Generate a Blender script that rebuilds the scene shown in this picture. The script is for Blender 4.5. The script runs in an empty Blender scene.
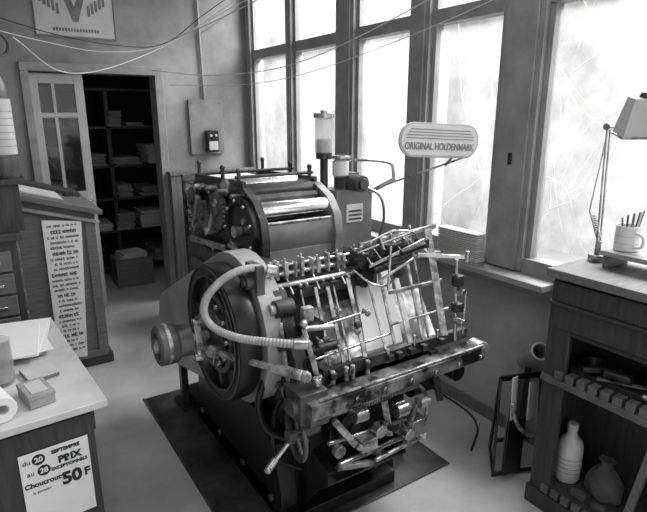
import bpy, bmesh, math, random
from mathutils import Vector, Matrix, Quaternion
random.seed(7)
sc=bpy.context.scene
pi=math.pi
# ------------------------------------------------------------ materials
MATS={}
def mat(name,g,rough=.6,metal=0.0,var=.2,scale=6.0,bump=0.0,spec=.5,detail=6.0,stretch=None,lo=None,hi=None,p0=.3,p1=.7):
    m=bpy.data.materials.new(name); m.use_nodes=True; nt=m.node_tree
    b=nt.nodes["Principled BSDF"]
    b.inputs["Roughness"].default_value=rough; b.inputs["Metallic"].default_value=metal
    b.inputs["Specular IOR Level"].default_value=spec
    tc=nt.nodes.new("ShaderNodeTexCoord"); n=nt.nodes.new("ShaderNodeTexNoise")
    n.inputs["Scale"].default_value=scale; n.inputs["Detail"].default_value=detail; n.inputs["Roughness"].default_value=.65
    src=tc.outputs["Object"]
    if stretch:
        mp=nt.nodes.new("ShaderNodeMapping"); mp.inputs["Scale"].default_value=stretch
        nt.links.new(src,mp.inputs[0]); src=mp.outputs[0]
    nt.links.new(src,n.inputs["Vector"])
    r=nt.nodes.new("ShaderNodeValToRGB")
    if lo is None: lo=max(0,g*(1-var))
    if hi is None: hi=min(1,g*(1+var))
    r.color_ramp.elements[0].position=p0; r.color_ramp.elements[1].position=p1
    r.color_ramp.elements[0].color=(lo,lo,lo,1); r.color_ramp.elements[1].color=(hi,hi,hi,1)
    nt.links.new(n.outputs["Fac"],r.inputs[0]); nt.links.new(r.outputs[0],b.inputs["Base Color"])
    if bump:
        bp=nt.nodes.new("ShaderNodeBump"); bp.inputs["Strength"].default_value=bump; bp.inputs["Distance"].default_value=.01
        nt.links.new(n.outputs["Fac"],bp.inputs["Height"]); nt.links.new(bp.outputs[0],b.inputs["Normal"])
    MATS[name]=m; return m
mat("plaster",.26,.9,0,.36,2.2,.3,detail=9); mat("wall_low",.40,.85,0,.28,2.5,.2,detail=9); mat("wainscot_paint",.17,.7,0,.3,5,.15,stretch=(8,8,.8))
mat("frame_paint",.27,.6,0,.25,6,.1); mat("concrete",.48,.5,0,.28,1.7,.12,detail=10); mat("ceiling_paint",.4,.9)
mat("mat_rubber",.045,.4,0,.6,5,.1,detail=10,lo=.012,hi=.09,p0=.35,p1=.7); mat("iron_black",.014,.34,.3,.7,12,.15); mat("iron",.05,.38,.5,.6,10,.15,lo=.012,hi=.085,p0=.35,p1=.65)
mat("iron_grey",.11,.42,.45,.55,9,.12,detail=9,lo=.035,hi=.19); mat("enamel_grey",.24,.4,.2,.32,5,.08,detail=9); mat("steel",.5,.26,.85,.35,14,.1)
mat("chrome",.8,.16,1.0,.12,8); mat("worn_steel",.42,.40,.6,.4,18,.15,lo=.12,hi=.6,p0=.38,p1=.6); mat("hose",.42,.5,.1,.2,30); mat("paper",.8,.8,0,.06,4)
mat("stained_steel",.3,.42,.45,lo=.015,hi=.40,p0=.44,p1=.64,scale=8,bump=.1,detail=10)
mat("guard_paint",.38,.45,.1,.25,4,.06,detail=9); mat("door_paint",.40,.55,0,.15,5,.06)
mat("paper_grey",.55,.8,0,.12,4); mat("white_enamel",.72,.35,0,.05,5); mat("wood_dark",.04,.55,0,.45,5,.15,stretch=(14,14,1.2))
mat("wood_mid",.14,.55,0,.35,5,.15,stretch=(1.5,14,14)); mat("wood_light",.30,.55,0,.25,4,.12,stretch=(10,1.5,10)); mat("wood_top",.60,.4,0,.2,4,.08,detail=9)
mat("wood_case",.11,.6,0,.4,9,.1)
mat("ink",.012,.6,0,.1,4); mat("cardboard",.32,.8,0,.15,8); mat("black_plastic",.015,.35,0,.2,5)
mat("leaf_wall",.5,.95,0,.35,3,.3,lo=.42,hi=.68,p0=.38,p1=.62,detail=12)
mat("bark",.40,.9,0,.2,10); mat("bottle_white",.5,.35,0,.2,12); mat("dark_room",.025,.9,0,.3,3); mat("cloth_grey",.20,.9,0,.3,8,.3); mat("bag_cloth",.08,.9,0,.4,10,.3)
mat("cable_light",.6,.5,0,.1,4); mat("stone_dark",.07,.8,0,.3,8); mat("shed_wall",.8,.9,0,.06,3); mat("old_paper",.24,.9,0,.3,9)
def glassmat(name,haze,tint=1.0):
    m=bpy.data.materials.new(name); m.use_nodes=True; nt=m.node_tree; nt.nodes.clear()
    o=nt.nodes.new("ShaderNodeOutputMaterial"); t=nt.nodes.new("ShaderNodeBsdfTransparent"); t.inputs[0].default_value=(tint,tint,tint,1)
    g=nt.nodes.new("ShaderNodeBsdfGlossy"); g.inputs["Roughness"].default_value=.05
    tr=nt.nodes.new("ShaderNodeBsdfTranslucent"); tr.inputs[0].default_value=(.9,.9,.9,1)
    n=nt.nodes.new("ShaderNodeTexNoise"); n.inputs["Scale"].default_value=3; n.inputs["Detail"].default_value=6
    tc=nt.nodes.new("ShaderNodeTexCoord"); nt.links.new(tc.outputs["Object"],n.inputs["Vector"])
    mr=nt.nodes.new("ShaderNodeMapRange"); mr.inputs[1].default_value=.3; mr.inputs[2].default_value=.7; mr.inputs[3].default_value=haze*.5; mr.inputs[4].default_value=haze*1.5
    nt.links.new(n.outputs["Fac"],mr.inputs[0])
    a=nt.nodes.new("ShaderNodeMixShader"); nt.links.new(mr.outputs[0],a.inputs[0]); nt.links.new(t.outputs[0],a.inputs[1]); nt.links.new(tr.outputs[0],a.inputs[2])
    b=nt.nodes.new("ShaderNodeMixShader"); b.inputs[0].default_value=.05; nt.links.new(a.outputs[0],b.inputs[1]); nt.links.new(g.outputs[0],b.inputs[2])
    nt.links.new(b.outputs[0],o.inputs[0]); MATS[name]=m
glassmat("glass_dusty",.10); glassmat("glass_clear",.16,.85); glassmat("glass_jar",.25,.9)
# ------------------------------------------------------------ mesh builder
class Part:
    def __init__(s): s.bm=bmesh.new()
    def _xf(s,vs,M):
        for v in vs: v.co=M@v.co
    def box(s,x0,x1,y0,y1,z0,z1,rot=None):
        r=bmesh.ops.create_cube(s.bm,size=1)
        c=Vector(((x0+x1)/2,(y0+y1)/2,(z0+z1)/2))
        M=Matrix.Translation(c)@(rot.to_4x4() if rot else Matrix.Identity(4))@Matrix.Diagonal((abs(x1-x0),abs(y1-y0),abs(z1-z0),1))
        s._xf(r['verts'],M); return s
    def bar(s,p1,p2,w,h,roll=0):
        p1=Vector(p1);p2=Vector(p2);d=p2-p1
        q=d.to_track_quat('Z','Y')@Quaternion((0,0,1),roll)
        r=bmesh.ops.create_cube(s.bm,size=1)
        s._xf(r['verts'],Matrix.Translation((p1+p2)/2)@q.to_matrix().to_4x4()@Matrix.Diagonal((w,h,d.length,1))); return s
    def cyl(s,p1,p2,r1,r2=None,seg=20):
        p1=Vector(p1);p2=Vector(p2);d=p2-p1
        r=bmesh.ops.create_cone(s.bm,cap_ends=True,segments=seg,radius1=r1,radius2=r1 if r2 is None else r2,depth=d.length)
        q=Vector((0,0,1)).rotation_difference(d.normalized())
        s._xf(r['verts'],Matrix.Translation((p1+p2)/2)@q.to_matrix().to_4x4()); return s
    def sph(s,c,r,sc3=(1,1,1),seg=16):
        q=bmesh.ops.create_uvsphere(s.bm,u_segments=seg,v_segments=seg//2+2,radius=r)
        s._xf(q['verts'],Matrix.Translation(Vector(c))@Matrix.Diagonal((sc3[0],sc3[1],sc3[2],1))); return s
    def lathe(s,p,axis,prof,seg=32,closed=False):
        q=Vector((0,0,1)).rotation_difference(Vector(axis).normalized()); p=Vector(p)
        rings=[]
        for (r,h) in prof:
            rings.append([s.bm.verts.new(p+q@Vector((r*math.cos(2*pi*i/seg),r*math.sin(2*pi*i/seg),h))) for i in range(seg)])
        n=len(rings)
        for k in range(n if closed else n-1):
            A=rings[k];Bq=rings[(k+1)%n]
            for i in range(seg):
                try:s.bm.faces.new((A[i],A[(i+1)%seg],Bq[(i+1)%seg],Bq[i]))
                except:pass
        if not closed:
            for R in (rings[0],rings[-1]):
                try:s.bm.faces.new(R)
                except:pass
        return s
    def tube(s,pts,r,seg=10,smooth=6,rib=0,ribn=1):
        P=[Vector(p) for p in pts]
        if smooth and len(P)>2:
            Q=[]
            E=[P[0]*2-P[1]]+P+[P[-1]*2-P[-2]]
            for i in range(1,len(E)-2):
                for k in range(smooth):
                    t=k/smooth;a,b,c,d=E[i-1],E[i],E[i+1],E[i+2]
                    Q.append(.5*((2*b)+(c-a)*t+(2*a-5*b+4*c-d)*t*t+(3*b-a-3*c+d)*t**3))
            Q.append(P[-1]);P=Q
        T=(P[1]-P[0]).normalized();rings=[]
        N=T.orthogonal().normalized()
        for i,p in enumerate(P):
            t=(P[min(i+1,len(P)-1)]-P[max(i-1,0)]).normalized()
            N=(N-t*N.dot(t)).normalized();Bn=t.cross(N)
            rr=r+(rib if (i//ribn)%2 else 0)
            rings.append([s.bm.verts.new(p+rr*(math.cos(2*pi*j/seg)*N+math.sin(2*pi*j/seg)*Bn)) for j in range(seg)])
        for A,Bq in zip(rings,rings[1:]):
            for j in range(seg): s.bm.faces.new((A[j],A[(j+1)%seg],Bq[(j+1)%seg],Bq[j]))
        s.bm.faces.new(rings[0]);s.bm.faces.new(rings[-1]); return s
    def prism(s,poly,ax,a,b):
        def mk(u,v,w): return {'X':(w,u,v),'Y':(u,w,v),'Z':(u,v,w)}[ax]
        A=[s.bm.verts.new(mk(u,v,a)) for u,v in poly];Bq=[s.bm.verts.new(mk(u,v,b)) for u,v in poly]
        s.bm.faces.new(A);s.bm.faces.new(Bq[::-1]);n=len(poly)
        for i in range(n): s.bm.faces.new((A[i],Bq[i],Bq[(i+1)%n],A[(i+1)%n]))
        return s
    def hexa(s,A,Bq):
        A=[s.bm.verts.new(p) for p in A];Bq=[s.bm.verts.new(p) for p in Bq];n=len(A)
        s.bm.faces.new(A);s.bm.faces.new(Bq[::-1])
        for i in range(n): s.bm.faces.new((A[i],Bq[i],Bq[(i+1)%n],A[(i+1)%n]))
        return s
    def gear(s,p,axis,r,w,n=24,hub=.3):
        p=Vector(p);q=Vector((0,0,1)).rotation_difference(Vector(axis).normalized());pr=[]
        for i in range(n*4):
            rr=r if (i%4)<2 else r*.9
            a=2*pi*i/(n*4);pr.append((rr*math.cos(a),rr*math.sin(a)))
        s.hexa([p+q@Vector((x,y,-w/2)) for x,y in pr],[p+q@Vector((x,y,w/2)) for x,y in pr])
        ax=Vector(axis).normalized();s.cyl(p-ax*w,p+ax*w,r*hub);return s
OBJS={}
def obj(name):
    e=bpy.data.objects.new(name,None);sc.collection.objects.link(e);e.empty_display_size=.1
    OBJS[e.name]={'e':e,'p':{}};return e.name
def P(o,part,m):
    d=OBJS[o]['p']
    if (part,m) not in d: d[(part,m)]=Part()
    return d[(part,m)]
def mesh_from(bm,name,m,bev=.003):
    bmesh.ops.recalc_face_normals(bm,faces=bm.faces)
    me=bpy.data.meshes.new(name)
    for fc in bm.faces: fc.smooth=True
    bm.to_mesh(me);bm.free()
    me.set_sharp_from_angle(angle=math.radians(35))
    me.materials.append(MATS[m]);ob=bpy.data.objects.new(name,me);sc.collection.objects.link(ob)
    if bev:
        b=ob.modifiers.new("bevel",'BEVEL');b.width=bev;b.segments=1;b.limit_method='ANGLE';b.angle_limit=math.radians(40);b.use_clamp_overlap=True
    return ob
def finish(bev=.002):
    for k,v in OBJS.items():
        for (part,m),pt in v['p'].items():
            ob=mesh_from(pt.bm,part,m,bev);ob.parent=v['e']
def single(name,m,fn,bev=.003):
    p=Part();fn(p);return mesh_from(p.bm,name,m,bev)
def text(o,name,body,loc,size,rot,m="ink",align='CENTER',ext=.0005,bold=0,sx=1.0):
    c=bpy.data.curves.new(name,'FONT');c.body=body;c.size=size;c.align_x=align;c.align_y='CENTER';c.extrude=ext;c.offset=bold
    c.materials.append(MATS[m]);ob=bpy.data.objects.new(name,c);sc.collection.objects.link(ob)
    ob.location=loc;ob.rotation_euler=rot;ob.scale=(sx,1,1);ob.parent=OBJS[o]['e'];return ob
# ------------------------------------------------------------ room
WX=2.34; BY=4.96; CZ=3.3; LX=-1.3; NY=-1.6
single("floor","concrete",lambda p:p.box(LX-.1,WX+.15,NY,BY+2.8,-.1,0),0)
single("ceiling","ceiling_paint",lambda p:p.box(LX-.1,WX+.15,NY,BY+2.8,CZ,CZ+.1),0)
single("wall_left","plaster",lambda p:p.box(LX-.1,LX,NY,BY+2.8,0,CZ),0)
def bw(p):
    p.box(LX,.40,BY,BY+.14,0,CZ);p.box(.40,1.46,BY,BY+.14,2.12,CZ);p.box(1.46,WX+.15,BY,BY+.14,0,CZ)
single("wall_back","plaster",bw,0)
def ww(p):
    p.box(WX,WX+.15,NY,BY,0,.90)
    p.box(WX,WX+.15,NY,BY,3.12,CZ)
    p.box(WX,WX+.15,4.90,BY,.90,3.12)
single("wall_right","wall_low",ww,0)
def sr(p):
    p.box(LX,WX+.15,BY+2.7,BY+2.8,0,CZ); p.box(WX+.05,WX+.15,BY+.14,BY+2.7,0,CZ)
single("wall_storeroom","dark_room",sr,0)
mull=[(4.84,4.90),(4.06,4.15),(3.18,3.40),(2.43,2.60),(1.66,1.90),(.30,.50),(-1.2,-1.0)]
o=obj("window_1")
p=P(o,"frame","frame_paint")
for a,b in mull:
    p.box(WX-.02,WX+.10,a,b,.95,3.12)
    if b-a>.12: p.box(WX-.035,WX-.02,a+.03,b-.03,.95,3.12)
p.box(WX+.0,WX+.09,NY,4.9,2.25,2.33)
p.box(WX-.01,WX+.07,NY,4.9,.94,1.02)
p.box(WX+.0,WX+.09,NY,4.9,3.05,3.12)
q=P(o,"sashes","frame_paint")
mm=sorted(mull)
for (a0,b0),(a1,b1) in zip(mm,mm[1:]):
    for z0,z1 in ((1.02,2.25),(2.33,3.05)):
        q.box(WX+.01,WX+.07,b0,b0+.03,z0,z1);q.box(WX+.01,WX+.07,a1-.03,a1,z0,z1)
P(o,"glass","glass_dusty").box(WX+.045,WX+.05,NY,4.9,.94,3.1)
P(o,"latches","iron").box(WX-.045,WX-.035,1.765,1.785,1.50,1.56).box(WX-.045,WX-.035,2.505,2.525,1.50,1.56)
single("trim_sill","wood_light",lambda p:(p.box(WX-.13,WX-.001,1.45,3.6,.905,.94),p.box(WX-.05,WX-.001,3.6,4.84,.905,.94),p.box(WX-.05,WX-.001,NY,1.45,.905,.94),p.box(WX-.03,WX-.001,1.45,3.6,.84,.905)),.004)
single("baseboard_right","wainscot_paint",lambda p:p.box(WX-.015,WX-.001,NY,4.84,0,.08),.003)
def wc(p):
    p.box(1.50,2.33,BY-.10,BY,0,1.20)
    p.box(1.47,2.335,BY-.13,BY,1.20,1.235)
    p.box(1.48,1.60,BY-.115,BY-.0,0,1.2)
    p.box(1.60,2.33,BY-.112,BY-.1,0,.12)
    for i in range(6): p.box(1.62+i*.12,1.626+i*.12,BY-.106,BY-.1,.12,1.2)
single("trim_wainscot","wainscot_paint",wc)
def dt(p):
    p.box(1.43,1.50,BY-.03,BY+.16,0,2.08);p.box(.38,1.50,BY-.03,BY+.16,2.08,2.15);p.box(.38,.44,BY-.03,BY+.16,0,2.08)
single("trim_door","frame_paint",dt)
d=obj("door_1")
q=P(d,"frame","door_paint")
x0,x1=.445,.84
ya,yb=BY+.02,BY+.06
q.box(x0,x0+.055,ya,yb,.02,2.07);q.box(x1-.07,x1,ya,yb,.02,2.07)
for z0,z1 in ((1.99,2.07),(1.72,1.76),(1.0,1.10),(.02,.2)): q.box(x0+.055,x1-.07,ya,yb,z0,z1)
q.box(x0+.15,x0+.175,ya+.005,yb-.005,1.76,1.99);q.box(x0+.15,x0+.175,ya+.005,yb-.005,1.10,1.72)
P(d,"panel","enamel_grey").box(x0+.055,x1-.07,BY+.03,BY+.05,.2,1.0)
P(d,"pane","glass_clear").box(x0+.055,x1-.07,BY+.037,BY+.043,1.1,1.99)
P(d,"handle","steel").cyl((x1-.04,BY+.02,1.02),(x1-.04,BY-.03,1.02),.01).bar((x1-.04,BY-.03,1.02),(x1-.14,BY-.03,1.02),.015,.015)
# storeroom shelves
o=obj("storage_shelf")
q=P(o,"frame","wood_dark")
for x in (.55,1.18,1.85,2.3): q.box(x,x+.04,5.95,6.45,.001,2.0)
for z in (.1,.5,.85,1.2,1.6,1.98): q.box(.55,2.34,5.95,6.45,z,z+.025)
for z in (.125,.525,.875,1.225,1.625):
    x=.62
    while x<2.15:
        w=random.uniform(.14,.3)
        if x<1.18<x+w or x<1.85<x+w: x+=.06; continue
        h=random.uniform(.04,.22)
        n=max(2,int(h/.02))
        light=random.random()<.4 and z<1.3
        q=P(o,"paper_stacks" if light else "old_parcels","paper_grey" if light else "old_paper")
        for k in range(n):
            j=random.uniform(-.015,.015);q.box(x+j,x+w-.02+j,5.93+j,6.35,z+.001+k*.02,z+.018+k*.02,rot=Matrix.Rotation(random.uniform(-.06,.06),3,'Z'))
        x+=w+random.uniform(.02,.08)
o=obj("paper_crate")
q=P(o,"crate","wood_mid")
q.box(1.05,1.42,5.5,5.8,.001,.03);q.box(1.05,1.42,5.5,5.52,.03,.3);q.box(1.05,1.42,5.78,5.8,.03,.3);q.box(1.05,1.07,5.52,5.78,.03,.3);q.box(1.40,1.42,5.52,5.78,.03,.3)
q=P(o,"sheets","paper_grey")
for k in range(5): q.box(1.08+.01*k,1.38-.005*k,5.53,5.77,.25+k*.02,.268+k*.02,rot=Matrix.Rotation(.04*k,3,'Z'))
# ------------------------------------------------------------ back wall things
o=obj("switch_box")
P(o,"board","enamel_grey").box(1.72,2.05,BY-.035,BY-.001,1.38,1.88)
q=P(o,"screws","steel")
for x in (1.745,2.025):
    for z in (1.41,1.85): q.cyl((x,BY-.035,z),(x,BY-.042,z),.008,seg=10)
P(o,"device","black_plastic").box(1.86,1.97,BY-.11,BY-.035,1.40,1.60)
P(o,"device_face","paper_grey").box(1.87,1.96,BY-.116,BY-.11,1.42,1.50).cyl((1.89,BY-.11,1.555),(1.89,BY-.125,1.555),.012).cyl((1.94,BY-.11,1.555),(1.94,BY-.125,1.555),.012)
q=P(o,"conduit","enamel_grey");q.tube([(1.88,BY-.02,1.88),(1.87,BY-.02,2.3),(1.86,BY-.02,2.9),(1.86,BY-.02,3.29)],.011,smooth=2)
q.tube([(1.87,BY-.02,2.40),(1.90,BY-.02,2.47),(1.98,BY-.02,2.52),(2.1,BY-.02,2.60),(2.28,BY-.02,2.72)],.005)
o=obj("wall_poster")
P(o,"sheet","paper_grey").box(.54,1.13,BY-.006,BY-.001,2.36,2.78)
P(o,"frame","cloth_grey").box(.53,1.14,BY-.01,BY-.001,2.345,2.36).box(.53,.54,BY-.01,BY-.001,2.36,2.78).box(1.13,1.14,BY-.01,BY-.001,2.36,2.78)
q=P(o,"mark","cloth_grey")
q.prism([(.72,2.76),(.77,2.76),(.835,2.58),(.90,2.76),(.95,2.76),(.855,2.47),(.815,2.47)],'Y',BY-.009,BY-.006)
for i in range(5):
    q.box(.58+i*.03,.60+i*.03,BY-.009,BY-.006,2.60-i*.02,2.68-i*.02);q.box(.93+i*.03,.95+i*.03,BY-.009,BY-.006,2.52+i*.02,2.60+i*.02)
for i in range(16): q.box(.66+i*.022,.675+i*.022,BY-.009,BY-.006,2.395,2.42)
def cable(name,pts,r,m):
    o=obj(name);P(o,"strand",m).tube(pts,r,seg=6,smooth=8)
# ------------------------------------------------------------ drying rack behind press
o=obj("drying_rack")
q=P(o,"frame","iron_grey")
X0,X1,Y0,Y1=1.50,2.05,3.62,4.55
for x in (X0,X1):
    for y in (Y0,Y1): q.box(x-.015,x+.015,y-.015,y+.015,.001,1.24)
for k in range(14):
    z=.2+k*.075
    for x in (X0,X1): q.box(x-.01,x+.01,Y0,Y1,z,z+.012)
    for y in (Y0,Y1): q.box(X0,X1,y-.01,y+.01,z,z+.012)
q=P(o,"wires","steel")
for i in range(16):
    y=Y0+(Y1-Y0)*i/15;q.cyl((X0,y,1.225),(X1,y,1.225),.004,seg=6)
for i in range(12):
    x=X0+(X1-X0)*i/11;q.cyl((x,Y0,1.235),(x,Y1,1.235),.004,seg=6)
q=P(o,"sheets","paper_grey")
for k in range(13): q.box(X0+.03,X1-.03,Y0+.03,Y1-.03,.214+k*.075,.218+k*.075)
q=P(o,"newspapers","paper")
for k in range(3): q.box(1.55+.02*k,1.98-.01*k,3.75+.03*k,4.35-.02*k,1.241+.006*k,1.245+.006*k)
# ------------------------------------------------------------ PRESS
pr=obj("printing_press")
def K(part,m): return P(pr,part,m)
cheek=[(1.88,.03),(2.92,.03),(2.96,.5),(2.98,1.05),(2.15,1.05),(2.0,.98),(1.80,.80),(1.80,.55),(1.88,.35)]
K("frame_cheeks","iron").prism(cheek,'X',.98,1.04).prism(cheek,'X',1.56,1.62)
K("frame_body","iron_black").box(1.04,1.56,1.95,2.9,.1,1.0)
K("base_plinth","iron_black").box(.90,1.68,1.80,2.98,.008,.10).box(.93,1.50,1.66,1.8,.008,.07)
# solid low casting below the flywheel side and under the feed side
K("base_casting","iron_black").prism([(1.72,.008),(2.75,.008),(2.70,.34),(2.45,.46),(1.95,.46),(1.78,.36),(1.72,.16)],'X',.90,.98)
K("base_casting_front","iron_black").prism([(.95,.008),(1.56,.008),(1.52,.34),(.99,.34)],'Y',1.74,1.88)
q=K("base_bolts","iron_grey")
for y in (1.80,2.1,2.4,2.66): q.cyl((.90,y,.09),(.885,y,.09),.018,seg=8)
for x in (1.05,1.25,1.45): q.cyl((x,1.74,.10),(x,1.725,.10),.018,seg=8)
K("bed_panel","enamel_grey").hexa([(1.05,2.16,1.06),(1.50,2.16,1.06),(1.50,1.78,.72),(1.05,1.78,.72)],[(1.05,2.20,1.02),(1.50,2.20,1.02),(1.50,1.82,.68),(1.05,1.82,.68)])
K("bed_panel_rear","worn_steel").box(1.05,1.5,2.12,2.16,.98,1.10)
q=K("frame_ribs","iron_grey")
for y in (2.1,2.45,2.75): q.box(.965,.98,y,y+.03,.1,.92)
q.box(.965,.98,1.95,2.9,.92,.96)
# belt guard
g1=(1.99,.86,.33);g2=(2.95,.52,.22)
poly=[]
for i in range(19):
    a=math.radians(65+ i*(235-65+30)/18);poly.append((g1[0]+g1[2]*math.cos(a),g1[1]+g1[2]*math.sin(a)))
for i in range(13):
    a=math.radians(265+ i*(60+95)/12);poly.append((g2[0]+g2[2]*math.cos(a),g2[1]+g2[2]*math.sin(a)))
K("belt_guard","guard_paint").prism(poly,'X',.83,.93)
K("belt_guard_legs","iron").box(.86,.9,2.90,2.95,.008,.36).box(.84,.95,2.83,3.01,.008,.03)
K("motor","iron_grey").cyl((.93,2.90,.5),(1.0,2.90,.5),.14)
c=Vector((.77,1.97,.865))
R0=.292
K("flywheel","iron_black").lathe(c,(-1,0,0),[(R0-.065,-.045),(R0-.005,-.045),(R0,-.03),(R0,.03),(R0-.005,.045),(R0-.053,.045),(R0-.06,.02),(.09,.015),(.09,-.02),(R0-.07,-.02)],48,True)
q=K("flywheel_rings","iron_grey");q.lathe(c,(-1,0,0),[(R0-.014,.046),(R0-.007,.046),(R0-.007,.050),(R0-.014,.050)],48,True)
q.lathe(c,(-1,0,0),[(R0-.052,.046),(R0-.044,.046),(R0-.044,.050),(R0-.052,.050)],48,True);q.lathe(c,(-1,0,0),[(.15,.018),(.175,.018),(.175,.035),(.15,.035)],40,True)
q.lathe(c,(-1,0,0),[(.001,-.04),(.10,-.04),(.10,.04),(.08,.06),(.05,.07),(.001,.07)],32)
q=K("flywheel_spokes","iron")
for k in range(6):
    a=k*pi/3+.3;dv=Vector((0,math.cos(a),math.sin(a)));q.bar(c+dv*.08+Vector((-.02,0,0)),c+dv*.235+Vector((-.02,0,0)),.03,.03)
q=K("flywheel_bolts","steel")
for k in range(10):
    a=k*pi/5;dv=Vector((0,math.cos(a),math.sin(a)));q.cyl(c+dv*.13+Vector((-.015,0,0)),c+dv*.13+Vector((-.045,0,0)),.012,seg=8)
hy,hz=1.96,.865
K("clutch_shaft","steel").cyl((.50,hy,hz),(.98,hy,hz),.026)
q=K("clutch_drum","iron_grey");q.lathe((.49,hy,hz),(1,0,0),[(.001,.012),(.05,.012),(.055,0),(.075,0),(.082,.008),(.082,.07),(.075,.08),(.001,.08)],32)
q.lathe((.57,hy,hz),(1,0,0),[(.001,0),(.066,0),(.066,.055),(.001,.055)],28)
K("clutch_cap","worn_steel").lathe((.487,hy,hz),(1,0,0),[(.001,-.012),(.02,-.012),(.03,0),(.03,.02),(.001,.02)],20)
K("clutch_drum_band","worn_steel").lathe((.49,hy,hz),(1,0,0),[(.0825,.03),(.0825,.045),(.084,.045),(.084,.03)],32,True)
q=K("clutch_yoke","steel");q.bar((.655,1.96,.92),(.655,1.93,.80),.03,.035);q.bar((.66,1.94,.82),(.69,1.84,.80),.03,.04);q.cyl((.64,1.96,.93),(.70,1.96,.93),.018);q.bar((.66,1.95,.95),(.69,1.90,.99),.02,.02)
q.cyl((.63,1.93,.79),(.70,1.93,.79),.02);q.bar((.65,1.98,.90),(.68,2.02,.76),.02,.03)
q=K("clutch_lever","worn_steel");A1=Vector((.67,1.86,.84));B1=Vector((.885,1.475,.835))
q.cyl(A1,B1,.013);q.cyl(A1.lerp(B1,.68),A1.lerp(B1,.97),.020);q.sph(B1,.022);q.cyl(A1,A1.lerp(B1,.10),.024);q.cyl(A1.lerp(B1,.4),A1.lerp(B1,.44),.02)
q.cyl((.885,1.475,.835),(.93,1.53,.80),.010)
# hose
hp=[(.90,1.755,1.162),(.84,1.765,1.180),(.77,1.77,1.178),(.70,1.78,1.145),(.645,1.79,1.085),(.635,1.79,1.02),(.665,1.76,.970),(.72,1.68,.950),(.79,1.60,.948),(.88,1.52,.945)]
K("suction_hose","hose").tube(hp,.0135,seg=12,smooth=18,rib=.003,ribn=1)
q=K("hose_ends","steel");q.cyl((.87,1.53,.945),(.915,1.50,.945),.021).cyl((.915,1.50,.945),(.93,1.56,.95),.012).cyl((.88,1.76,1.168),(.92,1.75,1.158),.022)
# ink unit
side=[(2.10,1.02),(2.08,1.18),(2.10,1.28),(2.17,1.36),(2.28,1.41),(2.42,1.42),(2.6,1.40),(2.95,1.38),(3.0,1.3),(3.0,1.0)]
K("ink_cheeks","iron").prism(side,'X',1.03,1.07)
K("ink_cheeks_right","enamel_grey").prism(side,'X',1.43,1.475)
K("ink_body","iron_black").box(1.07,1.43,2.3,2.95,1.0,1.30)
def arcpanel(q,yc,zc,r,a0,a1,xa,xb,t=.008,n=12):
    pts=[(yc+r*math.cos(math.radians(a0+(a1-a0)*i/n)),zc+r*math.sin(math.radians(a0+(a1-a0)*i/n))) for i in range(n+1)]
    pts+= [(yc+(r-t)*math.cos(math.radians(a1-(a1-a0)*i/n)),zc+(r-t)*math.sin(math.radians(a1-(a1-a0)*i/n))) for i in range(n+1)]
    q.prism(pts,'X',xa,xb)
arcpanel(K("ink_cover","enamel_grey"),2.30,1.20,.195,163,205,1.07,1.43)
K("ink_cover_lower","enamel_grey").hexa([(1.07,2.115,1.13),(1.43,2.115,1.13),(1.43,2.10,1.02),(1.07,2.10,1.02)],[(1.07,2.14,1.13),(1.43,2.14,1.13),(1.43,2.13,1.02),(1.07,2.13,1.02)])
K("fountain_roller","chrome").cyl((1.07,2.19,1.305),(1.43,2.19,1.305),.048,seg=28)
K("ink_cover_lip","worn_steel").cyl((1.07,2.115,1.262),(1.43,2.115,1.262),.008,seg=12)
K("ink_rollers","iron_black").cyl((1.05,2.33,1.37),(1.45,2.33,1.37),.055,seg=24).cyl((1.05,2.62,1.36),(1.45,2.62,1.36),.05,seg=24).cyl((1.05,2.86,1.34),(1.45,2.86,1.34),.05,seg=24)
K("ink_rollers_steel","steel").cyl((1.02,2.48,1.39),(1.48,2.48,1.39),.045,seg=24).cyl((1.05,2.74,1.37),(1.45,2.74,1.37),.035,seg=24)
K("ink_roller_upper","iron").cyl((1.03,2.255,1.35),(1.44,2.255,1.35),.03,seg=24)
q=K("ink_roller_shafts","steel")
for y,z in ((2.33,1.37),(2.62,1.36),(2.86,1.34),(2.74,1.37)): q.cyl((.99,y,z),(1.50,y,z),.012)
q=K("ink_guard_rods","iron")
for y,z in ((2.36,1.455),(2.56,1.46),(2.9,1.42)):
    q.cyl((1.03,y,z),(1.47,y,z),.008)
for x in (1.05,1.45):
    q.bar((x,2.3,1.42),(x,2.95,1.40),.02,.04)
    for y in (2.36,2.56,2.9): q.cyl((x,y,1.38),(x,y,1.48),.01).sph((x,y,1.485),.014,seg=8)
K("ink_disc","iron_black").lathe((1.03,2.27,1.21),(-1,0,0),[(.001,.02),(.13,.02),(.135,.035),(.158,.035),(.163,.028),(.163,0),(.001,0)],40)
q=K("ink_disc_bolts","steel")
for k in range(9):
    a=k*2*pi/9;q.cyl((1.0,2.27+.147*math.cos(a),1.21+.147*math.sin(a)),(.985,2.27+.147*math.cos(a),1.21+.147*math.sin(a)),.010,seg=8)
q.cyl((1.01,2.27,1.21),(.97,2.27,1.21),.03);q.cyl((1.01,2.20,1.27),(.985,2.20,1.27),.016);q.cyl((1.01,2.33,1.13),(.985,2.33,1.13),.02)
K("ink_gears","iron_grey").gear((1.0,2.52,1.27),(1,0,0),.10,.03,26).gear((.99,2.70,1.22),(1,0,0),.085,.03,22).gear((1.0,2.87,1.28),(1,0,0),.08,.03,20)
q=K("ink_levers","worn_steel")
q.bar((.985,2.5,1.33),(.985,2.62,1.15),.02,.03).bar((.98,2.75,1.32),(.98,2.85,1.12),.02,.03).cyl((.96,2.62,1.15),(1.03,2.62,1.15),.02).cyl((.97,2.85,1.12),(1.03,2.85,1.12),.018)
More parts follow.
